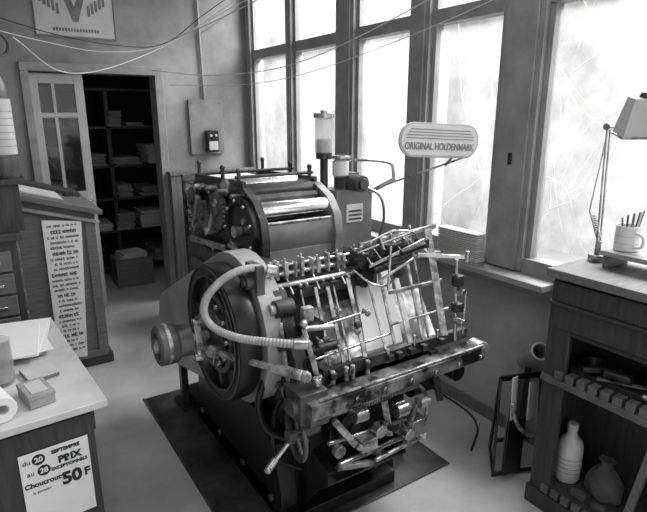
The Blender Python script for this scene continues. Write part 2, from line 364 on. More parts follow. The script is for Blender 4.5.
q.bar((.98,2.42,1.10),(.98,2.9,1.06),.02,.03)
for y,z in ((2.45,1.38),(2.6,1.38),(2.78,1.37),(2.93,1.33),(2.8,1.15),(2.55,1.07)): q.cyl((.97,y,z),(1.03,y,z),.014,seg=10)
K("left_upper_casting","iron").prism([(1.86,1.02),(2.10,1.0),(2.55,1.0),(2.55,1.06),(2.12,1.12),(1.95,1.14),(1.86,1.10)],'X',.93,1.03)
q=K("left_upper_parts","steel");q.cyl((.90,2.2,1.07),(1.0,2.2,1.07),.022).cyl((.91,2.0,1.08),(.93,2.0,1.08),.03).cyl((.88,2.08,1.05),(.93,2.08,1.05),.014).bar((.92,1.95,1.14),(.92,2.2,1.17),.014,.02)
# gripper bar with fingers
q=K("finger_bar","steel");q.cyl((.84,1.80,1.125),(1.40,1.80,1.125),.011).cyl((.86,1.80,1.160),(1.38,1.80,1.160),.007).cyl((.84,1.77,1.085),(1.38,1.77,1.085),.012)
q=K("finger_clamps","worn_steel")
fx=[.885,.92,.945,.985,1.03,1.06,1.11,1.14,1.19,1.24,1.27,1.33,1.36]
for i,x in enumerate(fx):
    hh=(1.175,1.168,1.185)[i%3];w=(.005,.008,.006,.009)[i%4]
    q.box(x-w,x+w,1.78,1.82,1.105,hh)
    if i%2: q.cyl((x,1.80,hh),(x,1.80,hh+.014),.006,seg=8)
    if i%3==0: q.bar((x,1.79,1.11),(x+.004,1.74,1.05),.008,.010)
    else: q.cyl((x,1.77,1.085),(x,1.745,1.075),.008,seg=8)
K("finger_rail","iron").box(.86,1.39,1.83,1.86,1.09,1.15).box(.90,1.40,1.76,1.80,1.02,1.065)
q=K("finger_bar_ends","iron_grey");q.box(.83,.865,1.74,1.84,1.04,1.19).box(1.385,1.42,1.74,1.84,1.02,1.19).cyl((.80,1.79,1.12),(.84,1.79,1.12),.03).cyl((.79,1.79,1.12),(.80,1.79,1.12),.018)
# left front casting
q=K("front_casting","iron")
q.prism([(1.55,.62),(1.70,.58),(1.84,.70),(1.84,1.08),(1.74,1.08),(1.66,.95),(1.58,.85)],'X',.90,.955)
q.cyl((.88,1.70,1.02),(.96,1.70,1.02),.036).cyl((.86,1.63,.90),(.96,1.63,.90),.024)
q=K("front_casting_ribs","iron_grey");q.bar((.898,1.80,.72),(.898,1.80,1.06),.008,.02).bar((.898,1.60,.66),(.898,1.70,.96),.008,.02).cyl((.875,1.78,.80),(.90,1.78,.80),.022).cyl((.88,1.70,.70),(.90,1.70,.70),.018)
q=K("front_casting_parts","worn_steel")
q.cyl((.86,1.70,1.02),(.89,1.70,1.02),.022).bar((.885,1.66,.98),(.885,1.60,.72),.012,.018).cyl((.86,1.60,.72),(.95,1.60,.72),.024).box(.955,1.0,1.60,1.63,.98,1.04).cyl((.93,1.56,.98),(1.06,1.56,.96),.011)
q.bar((.93,1.56,.98),(.97,1.53,.78),.012,.018).sph((.93,1.56,1.0),.015,seg=10)
q=K("front_casting_dark","iron_black");q.box(.955,1.06,1.62,1.80,.70,.96);q.cyl((.96,1.60,.86),(1.10,1.60,.86),.020);q.gear((.965,1.585,.82),(0,1,0),.035,.02,16);q.cyl((.90,1.60,.66),(1.06,1.60,.66),.03)
# guide rods
q=K("guide_rods","worn_steel")
for (a,b,w) in (((1.03,1.75,1.06),(.98,1.53,.76),.008),((1.10,1.75,1.06),(1.04,1.53,.76),.014),((1.16,1.75,1.05),(1.105,1.53,.76),.018),((1.19,1.75,1.05),(1.135,1.53,.76),.008),((1.27,1.76,1.07),(1.21,1.53,.76),.020),((1.37,1.77,1.10),(1.33,1.55,.77),.012)):
    q.bar(a,b,w,.008)
    q.cyl(Vector(b)+Vector((0,0,-.03)),Vector(b)+Vector((0,0,.03)),.010)
q=K("guide_clamps","iron_grey")
for (a,b,t_) in (((1.10,1.75,1.06),(1.04,1.53,.76),.6),((1.16,1.75,1.05),(1.105,1.53,.76),.4),((1.27,1.76,1.07),(1.21,1.53,.76),.55),((1.03,1.75,1.06),(.98,1.53,.76),.3)):
    m_=Vector(a).lerp(Vector(b),t_);q.box(m_.x-.014,m_.x+.014,m_.y-.012,m_.y+.012,m_.z-.014,m_.z+.014)
q=K("guide_knobs","steel")
for x,y,z in ((1.10,1.60,.86),(1.20,1.62,.90),(1.02,1.62,.90),(1.28,1.66,.95),(1.15,1.68,.98)): q.cyl((x,y,z),(x,y-.03,z-.005),.007).cyl((x,y-.03,z-.005),(x,y-.042,z-.007),.012)
q=K("guide_cross_rods","steel");q.cyl((.96,1.64,.93),(1.32,1.66,.94),.005).cyl((.97,1.58,.83),(1.40,1.60,.84),.006)
K("guide_backing","iron_black").hexa([(1.0,1.70,.78),(1.25,1.70,.78),(1.30,1.86,1.05),(1.02,1.86,1.05)],[(1.0,1.72,.77),(1.25,1.72,.77),(1.30,1.88,1.04),(1.02,1.88,1.04)])
# pile board and sheets
K("pile_board","stained_steel").hexa([(1.02,1.56,.745),(1.66,1.58,.745),(1.72,1.80,.95),(1.04,1.80,.95)],[(1.02,1.58,.725),(1.66,1.60,.725),(1.72,1.82,.93),(1.04,1.82,.93)])
K("loaded_sheets","paper").hexa([(1.26,1.60,.785),(1.46,1.60,.785),(1.56,1.83,1.05),(1.35,1.83,1.05)],[(1.26,1.605,.76),(1.46,1.605,.76),(1.56,1.835,1.02),(1.35,1.835,1.02)])
q=K("feeder_slats","worn_steel")
SL=[((1.50,1.78,1.21),(1.45,1.54,.80),.028),((1.57,1.76,1.22),(1.52,1.54,.80),.014),((1.69,1.72,1.24),(1.63,1.52,.80),.036),((1.43,1.78,1.16),(1.38,1.56,.80),.014),((1.61,1.75,1.22),(1.555,1.54,.80),.008)]
for a,b,w in SL: q.bar(a,b,w,.010)
q.bar((1.42,1.66,1.00),(1.70,1.62,1.02),.012,.016).bar((1.42,1.72,1.12),(1.74,1.68,1.13),.012,.018).bar((1.36,1.79,1.19),(1.74,1.72,1.25),.014,.022).cyl((1.38,1.60,.88),(1.70,1.57,.90),.006)
q.bar((1.54,1.78,1.24),(1.66,1.62,1.12),.010,.018)
q=K("feeder_castings","iron")
q.box(1.36,1.44,1.72,1.80,1.09,1.16).box(1.44,1.50,1.70,1.78,1.14,1.20).cyl((1.36,1.70,1.10),(1.56,1.68,1.13),.018).cyl((1.48,1.66,1.17),(1.62,1.66,1.19),.014).cyl((1.33,1.72,1.14),(1.33,1.80,1.14),.035)
q.gear((1.35,1.74,1.06),(0,1,0),.045,.02,16);q.gear((1.47,1.66,1.09),(0,1,0),.03,.02,14)
q.box(1.52,1.60,1.70,1.76,1.15,1.19).cyl((1.40,1.68,1.18),(1.44,1.76,1.22),.014).box(1.60,1.65,1.66,1.71,1.17,1.21)
q=K("feeder_suckers","steel")
for i in range(6):
    x=1.34+i*.055;z=1.155+i*.012
    q.cyl((x,1.76,z+.03),(x+.01,1.70,z-.02),.005,seg=8).cyl((x,1.76,z+.03),(x,1.76,z+.045),.008,seg=8).cyl((x+.01,1.70,z-.02),(x+.012,1.695,z-.035),.010,seg=8)
q.cyl((1.30,1.77,1.14),(1.68,1.74,1.235),.008).cyl((1.30,1.73,1.18),(1.62,1.70,1.25),.005)
q.bar((1.34,1.70,1.12),(1.60,1.64,1.22),.008,.014).bar((1.36,1.66,1.06),(1.52,1.62,1.15),.007,.012).cyl((1.40,1.64,1.02),(1.44,1.68,1.20),.006)
q.tube([(1.38,1.74,1.22),(1.46,1.70,1.26),(1.56,1.68,1.25),(1.62,1.70,1.20)],.005).tube([(1.30,1.76,1.10),(1.34,1.68,1.05),(1.42,1.66,1.04),(1.50,1.68,1.10)],.006)
# right post
q=K("side_post","steel");q.cyl((1.70,1.52,.76),(1.69,1.53,1.14),.008).bar((1.52,1.60,1.17),(1.73,1.50,1.15),.010,.018).cyl((1.72,1.50,1.13),(1.72,1.50,1.18),.011).cyl((1.695,1.52,1.0),(1.695,1.48,1.0),.014)
q.cyl((1.695,1.52,.86),(1.695,1.47,.86),.016).cyl((1.75,1.52,.78),(1.75,1.52,.98),.006).cyl((1.695,1.52,.98),(1.75,1.52,.98),.007)
K("side_post_clamps","iron").box(1.675,1.715,1.50,1.54,1.02,1.07).box(1.68,1.72,1.50,1.54,.90,.94)
# beam
K("front_beam","stained_steel").bar((.88,1.475,.705),(1.84,1.505,.685),.095,.06,0)
K("beam_end","worn_steel").cyl((1.835,1.472,.685),(1.835,1.535,.685),.050)
K("beam_edge","worn_steel").bar((.92,1.440,.742),(1.84,1.468,.722),.012,.008)
q=K("beam_rail","iron");q.bar((1.0,1.55,.775),(1.82,1.57,.755),.03,.05).bar((.98,1.52,.655),(1.78,1.53,.63),.03,.04)
q=K("beam_knobs","steel")
for i in range(7):
    x=.95+i*.14;q.cyl((x,1.45,.705-i*.003),(x,1.432,.705-i*.003),.008,seg=10)
q.cyl((.95,1.50,.77),(.95,1.50,.80),.016).cyl((1.48,1.55,.78),(1.48,1.55,.83),.008).cyl((1.62,1.55,.78),(1.62,1.55,.82),.008)
q=K("beam_sockets","iron")
for x in (.98,1.04,1.12,1.21,1.33,1.38,1.45,1.52,1.63): q.box(x-.014,x+.014,1.517,1.543,.755,.782)
K("beam_bracket","iron_grey").box(.86,.98,1.47,1.60,.64,.76).cyl((.88,1.46,.66),(.96,1.46,.66),.028).cyl((.84,1.52,.70),(.87,1.52,.70),.035)
bs=[(1.52,.66),(1.62,.62),(1.95,.50),(1.95,.62),(1.60,.74),(1.52,.74)]
K("beam_supports","iron").prism(bs,'X',1.0,1.04).prism(bs,'X',1.56,1.60)
# lower mechanism
q=K("lower_castings","iron_black")
fp=[(1.50,.30),(1.62,.20),(1.74,.02),(1.9,.02),(1.9,.3),(1.62,.40),(1.5,.36)]
q.box(.98,1.50,1.62,1.82,.30,.58).box(1.05,1.42,1.56,1.64,.42,.60).prism(fp,'X',1.0,1.04).prism(fp,'X',1.36,1.40)
q.gear((1.15,1.545,.50),(0,1,0),.085,.025,22).cyl((1.50,1.60,.55),(1.62,1.60,.55),.05)
q=K("lower_shafts","steel")
q.cyl((.90,1.54,.60),(1.52,1.56,.575),.016).cyl((1.0,1.50,.50),(1.46,1.53,.44),.010).cyl((1.04,1.48,.40),(1.50,1.52,.37),.012)
for i in range(14): q.cyl((1.18+i*.014,1.548,.587),(1.186+i*.014,1.548,.587),.023,seg=12)
q.cyl((1.12,1.50,.58),(1.18,1.50,.575),.032).cyl((1.24,1.50,.49),(1.24,1.46,.485),.03).cyl((1.40,1.52,.42),(1.40,1.46,.41),.028).box(1.42,1.50,1.47,1.56,.38,.46).cyl((1.34,1.50,.53),(1.40,1.50,.53),.034)
q=K("lower_links","stained_steel")
q.bar((1.24,1.47,.52),(1.44,1.48,.38),.016,.026).bar((1.12,1.47,.46),(1.28,1.46,.36),.016,.024).bar((1.46,1.49,.56),(1.38,1.47,.38),.016,.022).bar((1.02,1.47,.40),(1.20,1.46,.36),.02,.022)
q=K("lower_levers","worn_steel")
q.bar((1.02,1.49,.60),(1.12,1.48,.46),.016,.028).bar((1.28,1.50,.60),(1.30,1.48,.44),.018,.026).box(1.14,1.22,1.46,1.52,.42,.47).cyl((1.04,1.47,.46),(1.04,1.50,.46),.026).cyl((1.48,1.50,.52),(1.54,1.50,.515),.022)
q.cyl((1.20,1.45,.375),(1.50,1.49,.355),.009).sph((1.51,1.49,.355),.016,seg=10)
q.tube([(1.50,1.56,.60),(1.56,1.54,.52),(1.52,1.50,.42),(1.44,1.49,.38)],.008)
K("oil_tray","iron").hexa([(1.02,1.47,.335),(1.40,1.48,.325),(1.44,1.64,.335),(1.04,1.64,.345)],[(1.02,1.47,.325),(1.40,1.48,.315),(1.44,1.64,.325),(1.04,1.64,.335)])
hc=Vector((.89,1.56,.55))
K("handwheel","iron_grey").lathe(hc,(-1,.15,0),[(.090,-.008),(.106,-.008),(.110,0),(.106,.008),(.090,.008),(.086,0)],32,True)
q=K("handwheel_spokes","iron_grey")
for k in range(5):
    a=k*2*pi/5+.4;q.bar(hc,hc+Vector((0,math.cos(a)*.09,math.sin(a)*.09)),.012,.018)
q.cyl(hc-Vector((.04,0,0)),hc+Vector((.10,0,0)),.026)
q=K("crank_handle","steel");q.cyl((.87,1.57,.52),(.79,1.56,.465),.009).cyl((.80,1.562,.472),(.765,1.553,.45),.014).sph((.76,1.55,.447),.015,seg=10).cyl((.90,1.57,.55),(.87,1.57,.52),.018)
K("air_line","iron_black").tube([(.93,1.75,.75),(.84,1.72,.72),(.80,1.70,.62),(.83,1.68,.52),(.92,1.66,.46),(1.0,1.66,.42)],.014).tube([(1.0,1.70,.66),(.88,1.70,.60),(.87,1.70,.38),(.98,1.68,.28)],.010)
q=K("right_under_parts","iron_black");q.cyl((1.72,1.56,.60),(1.72,1.50,.60),.042).bar((1.60,1.54,.64),(1.63,1.52,.48),.022,.03).tube([(1.70,1.58,.66),(1.78,1.58,.60),(1.81,1.60,.66)],.01)
# rear column
K("rear_column","enamel_grey").box(1.60,1.84,2.32,2.50,.9,1.35)
K("rear_column_base","iron").box(1.58,1.80,2.3,2.6,.05,.9)
K("rear_column_plate","paper").box(1.66,1.77,2.312,2.32,1.17,1.27)
q=K("rear_column_ribs","iron_grey")
for i in range(3): q.box(1.67,1.76,2.308,2.312,1.185+i*.022,1.195+i*.022)
q=K("oil_pump","iron_grey");q.cyl((1.71,2.34,1.39),(1.71,2.24,1.39),.045).cyl((1.71,2.24,1.39),(1.71,2.22,1.39),.03).box(1.66,1.76,2.34,2.44,1.33,1.44).cyl((1.78,2.38,1.33),(1.78,2.38,1.42),.03)
q=K("oil_cup","white_enamel");q.lathe((1.65,2.36,1.42),(0,0,1),[(.001,0),(.03,0),(.045,.01),(.045,.08),(.035,.09),(.02,.10),(.001,.10)],24)
K("oil_cup_lid","steel").cyl((1.65,2.36,1.52),(1.65,2.36,1.535),.055)
K("oil_pipes","steel").tube([(1.62,2.38,1.49),(1.75,2.32,1.51),(1.92,2.28,1.49),(1.945,2.27,1.44),(1.95,2.27,1.38)],.009).tube([(1.72,2.24,1.38),(1.80,2.2,1.32),(1.83,2.2,1.2),(1.83,2.25,1.05)],.008).cyl((1.80,2.30,1.33),(1.95,2.26,1.40),.012)
sx,sy=1.62,2.48
K("sprayer_glass","glass_jar").lathe((sx,sy,1.54),(0,0,1),[(.042,0),(.052,.01),(.052,.17),(.049,.19),(.046,.19),(.048,.17),(.048,.012),(.040,.004)],28,True)
K("sprayer_fill","paper_grey").cyl((sx,sy,1.545),(sx,sy,1.62),.040)
K("sprayer_cap","steel").cyl((sx,sy,1.73),(sx,sy,1.755),.058).cyl((sx,sy,1.755),(sx,sy,1.77),.02)
K("sprayer_stand","iron").cyl((sx,sy,1.30),(sx,sy,1.54),.022).cyl((sx,sy,1.51),(sx,sy,1.545),.045).box(1.56,1.67,2.42,2.54,1.0,1.34)
# raised arm + name plate
K("sign_arm","worn_steel").bar((1.80,2.30,1.34),(2.04,1.82,1.55),.022,.010).cyl((1.99,1.92,1.50),(1.99,1.86,1.56),.006)
sgn=Matrix.Translation((1.80,1.78,1.632))@Matrix.Rotation(math.radians(-8),4,'Z')@Matrix.Rotation(math.radians(3),4,'Y')@Matrix.Rotation(math.radians(90),4,'X')
def stadium(w,h,n=12):
    r=h/2;L=[]
    for cx,a0 in ((w/2-r,-90),(-(w/2-r),90)):
        for i in range(n+1):
            a=math.radians(a0+180*i/n);L.append((cx+r*math.cos(a),h/2*math.sin(a)))
    return L
def plate(q,w,h,z0,z1):
    L=stadium(w,h);q.hexa([sgn@Vector((x,y,z0)) for x,y in L],[sgn@Vector((x,y,z1)) for x,y in L])
plate(K("name_plate_rim","guard_paint"),.45,.155,-.006,.004)
plate(K("name_plate","paper_grey"),.43,.137,.004,.006)
q=K("name_plate_ridges","enamel_grey")
for i in range(4):
    yy=.050-i*.013;w=.34+.02*min(i,2)
    L=[(-w/2,yy),(w/2,yy),(w/2,yy-.004),(-w/2,yy-.004)]
    q.hexa([sgn@Vector((x,y,.006)) for x,y in L],[sgn@Vector((x,y,.008)) for x,y in L])
t=text(pr,"name_plate_text","ORIGINAL HOLDENMARK",(0,0,0),.034,(0,0,0),"cloth_grey",bold=.0008)
t.matrix_world=sgn@Matrix.Translation((0,-.028,.0075))@Matrix.Diagonal((.98,1.25,1,1))
# ------------------------------------------------------------ floor mat
o=obj("floor_mat")
P(o,"sheet","mat_rubber").box(.68,1.82,1.62,3.12,.001,.007)
P(o,"edge_strip","iron_grey").box(.67,.68,1.61,3.13,.001,.009).box(1.82,1.83,1.61,3.13,.001,.009).box(.68,1.82,1.61,1.62,.001,.009)
# ------------------------------------------------------------ left sloped cabinet with list
o=obj("slanted_type_desk")
prof=[(-.25,.001),(.58,.001),(.60,.30),(.62,1.10),(-.25,1.36)]
P(o,"body","wood_mid").prism(prof,'Y',3.80,4.62)
P(o,"lid","wood_mid").prism([(-.28,1.37),(.66,1.09),(.665,1.125),(-.27,1.405)],'Y',3.75,4.66)
P(o,"lid_lip","wood_light").prism([(-.28,1.30),(.64,1.03),(.645,1.05),(-.27,1.32)],'Y',3.77,4.62)
P(o,"plinth","wood_dark").box(-.25,.64,3.79,4.63,.001,.07)
q=P(o,"stiles","wood_mid");q.box(.55,.615,3.785,3.80,.08,1.05);q.box(-.25,.6,3.782,3.80,.07,.12)
P(o,"lid_papers","paper_grey").prism([(-.1,1.355),(.45,1.19),(.452,1.2),(-.098,1.37)],'Y',3.9,4.3)
P(o,"lid_type_case","wood_dark").prism([(.0,1.33),(.62,1.14),(.63,1.165),(.01,1.355)],'Y',4.35,4.62)
P(o,"small_tool","iron").cyl((.50,4.2,1.19),(.55,4.3,1.18),.02)
o=obj("name_list_poster")
P(o,"sheet","paper").prism([(.285,.12),(.465,.09),(.53,1.06),(.295,1.09)],'Y',3.775,3.78)
q=P(o,"lettering","ink")
random.seed(3)
z=1.055;i=0
while z>.16:
    big=(i%4==1);h=.028 if big else .018
    f_=(1.06-z)/.97
    xa=.312-.012*f_;xb=.510-.06*f_
    x=xa+random.uniform(.0,.03);xe=xb-random.uniform(.0,.035)
    while x<xe:
        w=random.uniform(.006,.011)*(1.4 if big else 1)
        zt=z-random.uniform(0,.25)*h
        s_=random.random()
        if s_<.5: q.box(x,x+w*.3,3.772,3.775,z-h,zt);q.box(x+w*.7,x+w,3.772,3.775,z-h,z-h*.3);q.box(x,x+w,3.771,3.775,z-h*.6,z-h*.45)
        else: q.box(x,x+w*.35,3.772,3.775,z-h,zt);q.box(x,x+w,3.771,3.775,z-h,z-h*.8);q.box(x,x+w,3.771,3.775,z-h*.4,z-h*.25)
        x+=w+random.choice((.002,.002,.003,.012))
    z-=h+.016;i+=1
# ------------------------------------------------------------ left drawer cabinet
o=obj("drawer_cabinet")
q=P(o,"body","wood_dark");q.box(-.75,.115,3.10,3.70,.001,1.12);q.box(-.78,.14,3.07,3.72,1.12,1.155);q.box(-.75,.165,3.14,3.68,1.155,1.40);q.box(-.77,.20,3.12,3.69,1.40,1.425)
for i in range(8):
    z=.12+i*.12;P(o,"drawers","wood_mid").box(-.70,.08,3.085,3.10,z,z+.105);P(o,"drawers_side","wood_mid").box(.115,.125,3.13,3.67,z,z+.105)
    P(o,"pulls","steel").box(-.06,.03,3.07,3.085,z+.04,z+.055).box(-.5,-.4,3.07,3.085,z+.04,z+.055)
o=obj("gas_cylinder")
gx,gy=.125,3.26
P(o,"bottle","iron_grey").lathe((gx,gy,1.426),(0,0,1),[(.001,0),(.06,0),(.065,.02),(.065,.43),(.055,.49),(.035,.53),(.03,.56),(.001,.56)],28)
P(o,"label","paper_grey").lathe((gx,gy,1.426),(0,0,1),[(.0662,.12),(.0662,.40)],28)
q=P(o,"label_lines","cloth_grey")
for i in range(6): q.lathe((gx,gy,1.426),(0,0,1),[(.0668,.16+i*.035),(.0668,.166+i*.035)],28)
P(o,"valve","iron_black").cyl((gx,gy,1.98),(gx,gy,2.02),.022).cyl((gx-.04,gy,2.005),(gx+.04,gy,2.005),.012)
P(o,"gauge","iron_grey").lathe((gx+.035,gy-.04,2.085),(.2,-1,0),[(.052,-.012),(.062,-.012),(.062,.012),(.052,.012)],28,True)
P(o,"gauge_stem","iron").cyl((gx+.01,gy-.01,2.0),(gx+.03,gy-.035,2.03),.008)
# ------------------------------------------------------------ left table
o=obj("work_table")
def rz(px,py,a=math.radians(4),c=(.275,1.86)):
    x=px;y=py;return (c[0]+x*math.cos(a)-y*math.sin(a),c[1]+x*math.sin(a)+y*math.cos(a))
top=[rz(0,0),rz(0,.97),rz(-1.1,.97),rz(-1.1,-.0)]
P(o,"top","wood_top").prism(top,'Z',.722,.75)
a_=[rz(-.04,.045),rz(-.04,.93),rz(-1.06,.93),rz(-1.06,.045)]
P(o,"apron","wood_dark").prism(a_,'Z',.62,.722)
q=P(o,"legs","wood_dark")
for px,py in ((-.075,.09),(-.075,.88),(-1.02,.09),(-1.02,.88)):
    x,y=rz(px,py);q.box(x-.03,x+.03,y-.03,y+.03,.001,.62)
P(o,"shelf","wood_mid").prism(a_,'Z',.18,.20)
P(o,"front_panel","wood_dark").prism([rz(-.05,.03),rz(-.05,.045),rz(-1.0,.045),rz(-1.0,.03)],'Z',.1,.70)
o=obj("event_poster")
ang=math.radians(4)
W2,H2=.112,.155
PM=Matrix.Translation((.085,1.872,.468))@Matrix.Rotation(ang,4,'Z')@Matrix.Rotation(math.radians(90),4,'X')
q4=((-W2,-H2),(W2,-H2),(W2,H2),(-W2,H2))
P(o,"sheet","paper").hexa([PM@Vector((x,y,0)) for x,y in q4],[PM@Vector((x,y,.002)) for x,y in q4])
def pt(name,body,x,y,size,m="ink",bold=0,al='CENTER',sx=1,z=.003):
    t=text(o,name,body,(0,0,0),size,(0,0,0),m,align=al,bold=bold);t.matrix_world=PM@Matrix.Translation((x,y,z))@Matrix.Diagonal((sx,1,1,1));return t
for cx,cy in ((-.052,.122),(-.040,.075)):
    P(o,"discs","ink").cyl(PM@Vector((cx,cy,.002)),PM@Vector((cx,cy,.0035)),.021,seg=28)
pt("text_du","du",-.090,.122,.026);pt("text_20","20",-.052,.122,.026,"paper",.0007,z=.0042);pt("text_au","au",-.082,.075,.026);pt("text_28","28",-.040,.075,.026,"paper",.0007,z=.0042)
pt("text_month","SEPTEMBRE",.036,.132,.019,bold=.001,sx=.96)
pt("text_prix","PRIX",.045,.094,.036,bold=.002);pt("text_exc","EXCEPTIONNELS",.042,.066,.0165,bold=.0008,sx=.95)
pt("text_dish","Choucroute",-.043,.028,.027,bold=.0010,sx=.95);pt("text_price","50",.044,.010,.066,bold=.003);pt("text_f","F",.096,.010,.044,bold=.0018)
pt("text_rows","la portion",-.055,-.003,.015)
o=obj("paper_pile")
q=P(o,"sheets","paper")
random.seed(11)
for k in range(9):
    a=random.uniform(-.2,.25);M=Matrix.Translation((-.02+random.uniform(-.03,.03),2.58+random.uniform(-.04,.04),.753+k*.004))@Matrix.Rotation(a,4,'Z')
    pts=[M@Vector(p) for p in ((-.16,-.20,0),(.16,-.20,0),(.16,.20,0),(-.16,.20,0))];q.hexa(pts,[p+Vector((0,0,.003)) for p in pts])
o=obj("glass_jar");P(o,"jar","glass_jar").lathe((-.04,2.20,.752),(0,0,1),[(.001,0),(.045,0),(.05,.01),(.05,.18),(.046,.18),(.046,.012),(.001,.008)],28)
P(o,"contents","paper_grey").cyl((-.04,2.20,.765),(-.04,2.20,.79),.042)
o=obj("paper_roll");P(o,"roll","paper").lathe((-.075,2.0,.797),(.25,-.93,0),[(.018,-.12),(.045,-.12),(.045,.12),(.018,.12)],28,True)
P(o,"print","cloth_grey").lathe((-.075,2.0,.797),(.25,-.93,0),[(.0455,-.05),(.0455,.0)],28)
o=obj("small_carton")
R_=Matrix.Rotation(math.radians(12),3,'Z')
P(o,"box","cardboard").box(.02,.105,1.93,2.07,.752,.785,rot=R_);P(o,"label","paper_grey").box(.035,.09,1.95,2.05,.8005,.8015,rot=R_)
P(o,"lid","cardboard").box(.018,.107,1.928,2.072,.785,.8,rot=R_)
o=obj("booklet");P(o,"pages","cloth_grey").box(.035,.145,2.14,2.27,.752,.765,rot=Matrix.Rotation(.2,3,'Z'));P(o,"cover","paper_grey").box(.035,.145,2.14,2.27,.766,.768,rot=Matrix.Rotation(.22,3,'Z'))
# ------------------------------------------------------------ right cabinet
o=obj("composing_cabinet")
A,Bx,Ya,Yb=1.95,2.27,.35,1.228
q=P(o,"carcass","wood_dark")
q.box(A,Bx,Yb-.035,Yb,.001,1.10);q.box(A,Bx,Ya,Ya+.035,.001,1.10);q.box(Bx-.02,Bx,Ya,Yb,.001,1.10)
q.box(A-.015,Bx,Ya,Yb+.012,.001,.09);q.box(A,Bx,Ya,Yb,.09,.135);q.box(A,Bx,Ya,Yb,.64,.66)
q.box(A-.002,A+.02,Yb-.10,Yb+.001,.09,1.08)
q.box(A+.005,Bx,Ya,Yb,.86,.88)
P(o,"top","wood_mid").box(A-.03,Bx+.01,Ya-.02,Yb+.02,1.10,1.135)
q=P(o,"drawer_fronts","wood_dark");q.box(A-.008,A+.01,Ya+.04,Yb-.02,.885,.985);q.box(A-.008,A+.01,Ya+.04,Yb-.02,1.0,1.085)
q.box(A-.02,A,Ya,Yb,.985,.998)
for zz in (.66,.095):
    for i in range(16):
        y=Yb-.06-i*.05
        if y-.03<Ya: break
        P(o,"case_rails","wood_case").box(A-.016,A+.03,y-.036,y,zz,zz+.036)
P(o,"case_rail_bar","wood_case").box(A-.018,A+.01,Ya,Yb,.63,.66)
q=P(o,"tools","worn_steel")
q.bar((2.00,1.02,.705),(2.08,.86,.71),.02,.010).cyl((2.0,.84,.71),(2.04,.62,.71),.010)
q=P(o,"type_tools","iron");q.bar((1.99,1.08,.725),(2.10,.98,.735),.03,.02).cyl((2.02,1.00,.73),(2.03,.90,.74),.02).bar((2.03,.80,.73),(2.10,.65,.73),.04,.02)
P(o,"tray","wood_dark").box(2.02,2.22,.55,1.15,.662,.695)
P(o,"tray_bowl","iron").lathe((2.08,1.08,.697),(0,0,1),[(.001,0),(.03,0),(.05,.04),(.046,.04),(.028,.006),(.001,.006)],24)
P(o,"leaning_board","wood_mid").hexa([(1.98,.84,.136),(2.0,.84,.136),(2.03,.78,.62),(2.01,.78,.62)],[(1.98,.81,.136),(2.0,.81,.136),(2.03,.75,.62),(2.01,.75,.62)])
o=obj("white_bottle")
bx,by,bz=2.07,1.128,.136
P(o,"body","bottle_white").lathe((bx,by,bz),(0,0,1),[(.001,0),(.050,0),(.055,.01),(.055,.165),(.048,.195),(.024,.225),(.020,.25),(.001,.25)],28)
P(o,"cap","paper_grey").cyl((bx,by,bz+.25),(bx,by,bz+.28),.023)
q=P(o,"label_lines","cloth_grey")
for i in range(4): q.lathe((bx,by,bz),(0,0,1),[(.0555,.05+i*.022),(.0555,.056+i*.022)],28)
o=obj("cloth_bag")
bg_=P(o,"cloth","bag_cloth")
prof=[(.001,0),(.065,0),(.078,.02),(.075,.06),(.055,.10),(.025,.135),(.022,.15),(.036,.165),(.001,.16)]
bg_.lathe((2.09,.965,.1365),(0,0,1),prof,24)
for v in bg_.bm.verts:
    aa=math.atan2(v.co.y-.965,v.co.x-2.09);k_=1+.09*math.sin(5*aa+v.co.z*30)
    hgt=v.co.z-.1365
    v.co.x=2.09+(v.co.x-2.09)*k_*.8+hgt*.15;v.co.y=.965+(v.co.y-.965)*k_+hgt*.1
o=obj("stone_block");P(o,"blocks","stone_dark").box(1.975,2.005,.99,1.05,.136,.165).box(1.975,2.0,.90,.96,.136,.16)
ZT=1.136
o=obj("desk_riser");P(o,"board","wood_light").box(2.11,2.28,.6,1.14,ZT+.05,ZT+.07);P(o,"feet","wood_mid").box(2.12,2.27,1.10,1.13,ZT,ZT+.05).box(2.12,2.27,.61,.64,ZT,ZT+.05)
o=obj("pencil_mug")
mx,my,mz=2.20,1.085,ZT+.071
P(o,"mug","white_enamel").lathe((mx,my,mz),(0,0,1),[(.001,0),(.044,0),(.047,.004),(.047,.105),(.043,.105),(.043,.008),(.001,.008)],28)
P(o,"mug_handle","white_enamel").tube([(mx-.02,my-.04,mz+.08),(mx-.03,my-.075,mz+.07),(mx-.03,my-.075,mz+.03),(mx-.02,my-.04,mz+.02)],.006)
P(o,"print","cloth_grey").lathe((mx,my,mz),(0,0,1),[(.0475,.03),(.0475,.034)],28).lathe((mx,my,mz),(0,0,1),[(.0475,.06),(.0475,.064)],28)
random.seed(5)
for i in range(9):
    a=random.uniform(0,6.28);P(o,"pens%d"%(i%3),("wood_mid","black_plastic","paper_grey")[i%3]).cyl((mx+.02*math.cos(a),my+.02*math.sin(a),mz+.012),(mx+.045*math.cos(a),my+.045*math.sin(a),mz+random.uniform(.13,.17)),.004,seg=8)
o=obj("desk_lamp")
lx,ly=2.19,1.195
P(o,"base","worn_steel").cyl((lx,ly,ZT+.0),(lx,ly,ZT+.03),.035).cyl((lx,ly,ZT+.03),(lx,ly,ZT+.09),.012)
q=P(o,"arms","steel")
e=Vector((2.20,1.225,1.70));e2=Vector((2.14,1.09,1.69))
for dx in (-.012,.012):
    q.cyl((lx+dx,ly,1.21),e+Vector((dx,0,0)),.0045,seg=8)
    q.cyl(e+Vector((dx,0,0)),e2+Vector((dx,0,0)),.0045,seg=8)
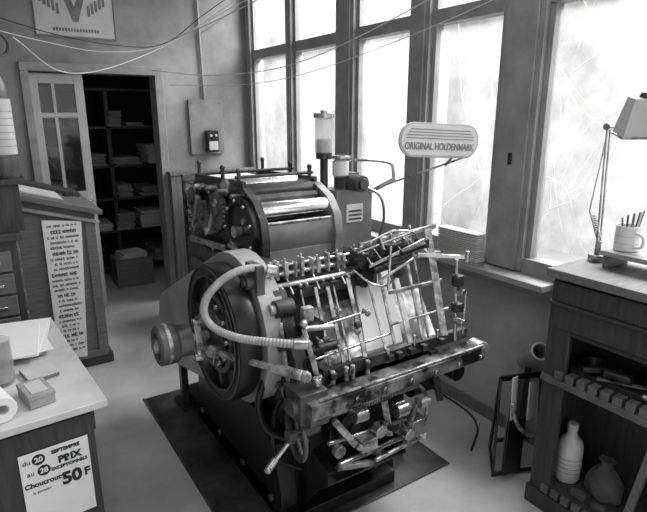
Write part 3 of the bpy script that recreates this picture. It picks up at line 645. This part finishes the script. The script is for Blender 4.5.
q.cyl(e-Vector((.02,0,0)),e+Vector((.02,0,0)),.014).cyl((lx,ly,1.21),(lx-.05,ly+.03,1.36),.004,seg=8).cyl((lx-.05,ly+.03,1.36),e,.003,seg=8)
for k in range(10): q.cyl((lx-.003*k,ly+.002*k,1.24+.010*k),(lx-.003*k,ly+.002*k,1.246+.010*k),.009,seg=8)
Ls=Matrix.Translation((2.13,1.055,1.745))@Matrix.Rotation(math.radians(-35),4,'Z')@Matrix.Rotation(math.radians(12),4,'X')
def fr(a,b,z): return [Ls@Vector((x,y,z)) for x,y in ((-a,-b),(a,-b),(a,b),(-a,b))]
P(o,"shade","paper_grey").hexa(fr(.085,.045,-.075),fr(.065,.030,.065))
P(o,"shade_rim","worn_steel").hexa(fr(.088,.048,-.080),fr(.088,.048,-.070))
P(o,"shade_cap","iron").hexa(fr(.03,.02,.065),fr(.025,.015,.085))
P(o,"shade_holder","iron").cyl((2.135,1.09,1.70),(2.14,1.11,1.70),.014)
o=obj("sheet_stack")
q=P(o,"sheets","paper_grey")
random.seed(2)
for k in range(16):
    j=random.uniform(-.006,.006);q.box(2.216+j,2.290+j,1.87+j,2.17+j,.942+k*.011,.949+k*.011)
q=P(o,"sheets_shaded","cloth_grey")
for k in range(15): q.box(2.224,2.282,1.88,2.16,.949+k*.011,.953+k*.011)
# leaning scrap rack near cabinet
o=obj("scrap_rack")
q=P(o,"frame","iron_black")
q.bar((1.93,1.42,.01),(2.03,1.50,.48),.012,.03).bar((2.16,1.33,.01),(2.24,1.42,.48),.012,.03).bar((2.10,1.58,.01),(2.03,1.50,.48),.012,.03).bar((1.93,1.42,.02),(2.16,1.33,.02),.012,.02)
q.bar((2.03,1.50,.48),(2.24,1.42,.48),.012,.03).bar((1.97,1.45,.18),(2.19,1.36,.18),.012,.02).bar((1.93,1.42,.02),(2.10,1.58,.02),.012,.02)
P(o,"boards","wood_mid").bar((2.02,1.40,.05),(2.10,1.46,.46),.16,.012,1.2)
P(o,"boards_dark","iron_black").bar((2.00,1.37,.03),(2.05,1.40,.30),.15,.012,1.1)
P(o,"boards_light","paper_grey").bar((2.03,1.41,.30),(2.075,1.45,.50),.09,.006,1.2).bar((2.10,1.36,.30),(2.15,1.40,.47),.07,.006,1.0)
P(o,"curved_sheet","worn_steel").tube([(2.0,1.40,.40),(2.02,1.38,.30),(2.06,1.35,.24),(2.12,1.32,.22)],.010)
P(o,"cardboard_tube","cardboard").lathe((2.205,1.43,.60),(-.50,-.62,.60),[(.036,-.22),(.046,-.22),(.046,.05),(.036,.05)],28,True)
P(o,"tube_prop","wood_dark").bar((2.28,1.53,.01),(2.26,1.51,.50),.03,.02)
o=obj("wall_cable");P(o,"strand","black_plastic").tube([(2.31,2.6,.02),(2.30,2.2,.012),(2.28,1.9,.010),(2.2,1.75,.010),(2.1,1.68,.010),(2.0,1.62,.010)],.006,seg=8)
# overhead cables
cable("overhead_cable",[(.24,3.20,2.12),(.55,4.0,2.02),(.95,4.5,2.09),(1.5,4.7,2.32),(1.95,4.4,2.6),(2.28,3.9,2.78)],.005,"cable_light")
cable("overhead_cable",[(-.2,3.0,2.2),(.5,4.2,2.22),(1.0,4.6,2.22),(1.5,4.7,2.33),(2.0,4.3,2.68),(2.29,4.0,2.95)],.004,"cable_light")
cable("overhead_cable",[(-.1,3.6,2.35),(.6,4.3,2.28),(1.2,4.7,2.28),(1.5,4.7,2.34),(1.8,4.5,2.58),(2.29,3.7,2.98)],.004,"black_plastic")
cable("overhead_cable",[(1.4,4.9,2.12),(1.7,4.2,2.05),(2.0,3.4,2.1),(2.22,2.4,2.35),(2.27,1.6,2.6)],.004,"cable_light")
cable("overhead_cable",[(1.55,4.9,2.0),(1.9,4.0,1.98),(2.1,3.2,2.06),(2.25,2.0,2.28),(2.27,1.2,2.5)],.003,"cable_light")
cable("overhead_cable",[(1.5,4.7,2.34),(1.70,4.0,2.45),(1.90,3.2,2.6),(2.05,2.6,2.8)],.004,"cable_light")
# ------------------------------------------------------------ outside
o=obj("garden_shed");P(o,"walls","shed_wall").box(4.9,6.5,6.3,8.3,-.2,2.9)
P(o,"shed_window","frame_paint").box(4.86,4.9,6.6,7.2,1.0,1.8)
finish()
single("ground_outside","concrete",lambda p:p.box(WX+.2,14,-8,14,-.3,-.2),0)
single("garden_wall","leaf_wall",lambda p:p.box(7,7.2,-8,14,-.2,4.5),0)
o2=Part();random.seed(21)
for i in range(60):
    y=random.uniform(-1,11);z=random.uniform(-.1,1.5);x=random.uniform(3.6,4.4);pts=[(x,y,z)]
    dy=random.uniform(-.35,.35)
    for k in range(8):
        y+=dy+random.uniform(-.18,.18);z+=random.uniform(.12,.5);x=min(4.45,x+random.uniform(-.1,.1));pts.append((x,y,z))
    o2.tube(pts,random.uniform(.002,.006),seg=5,smooth=4)
mesh_from(o2.bm,"garden_vines","bark",0)
# ------------------------------------------------------------ light
w=bpy.data.worlds.new("World");sc.world=w;w.use_nodes=True
bg=w.node_tree.nodes["Background"];bg.inputs[0].default_value=(1,1,1,1);bg.inputs[1].default_value=1.1
def area(name,loc,rot,sx,sy,e):
    l=bpy.data.lights.new(name,'AREA');l.shape='RECTANGLE';l.size=sx;l.size_y=sy;l.energy=e
    ob=bpy.data.objects.new(name,l);ob.location=loc;ob.rotation_euler=rot;sc.collection.objects.link(ob);return ob
dirv=Vector((-1.6,0,-2.0))
area("sky_boost_outside",(3.9,2.3,3.9),dirv.to_track_quat('-Z','Y').to_euler(),5.5,1.6,660)  # unseen area lamp added above the windows to boost the incoming sky light
area("overhead_fill_added",(.5,1.2,3.2),(0,0,0),1.6,1.6,20)  # soft fill added overhead to lift the press front, no known fixture
area("storeroom_fill_added",(1.2,5.6,3.0),(0,0,0),.5,.5,1.6)  # small fill added because the closed storeroom gets no world light
# ------------------------------------------------------------ camera
f=526.0;th=math.radians(15.1);yaw=math.radians(33.1)
cam=bpy.data.objects.new("camera",bpy.data.cameras.new("camera"));sc.collection.objects.link(cam)
cam.location=(0,0,1.75);cam.rotation_euler=(pi/2-th,0,-yaw);cam.data.sensor_width=36;cam.data.lens=36*f/647;cam.data.clip_start=.05
sc.camera=cam
sc.view_settings.view_transform='Standard'
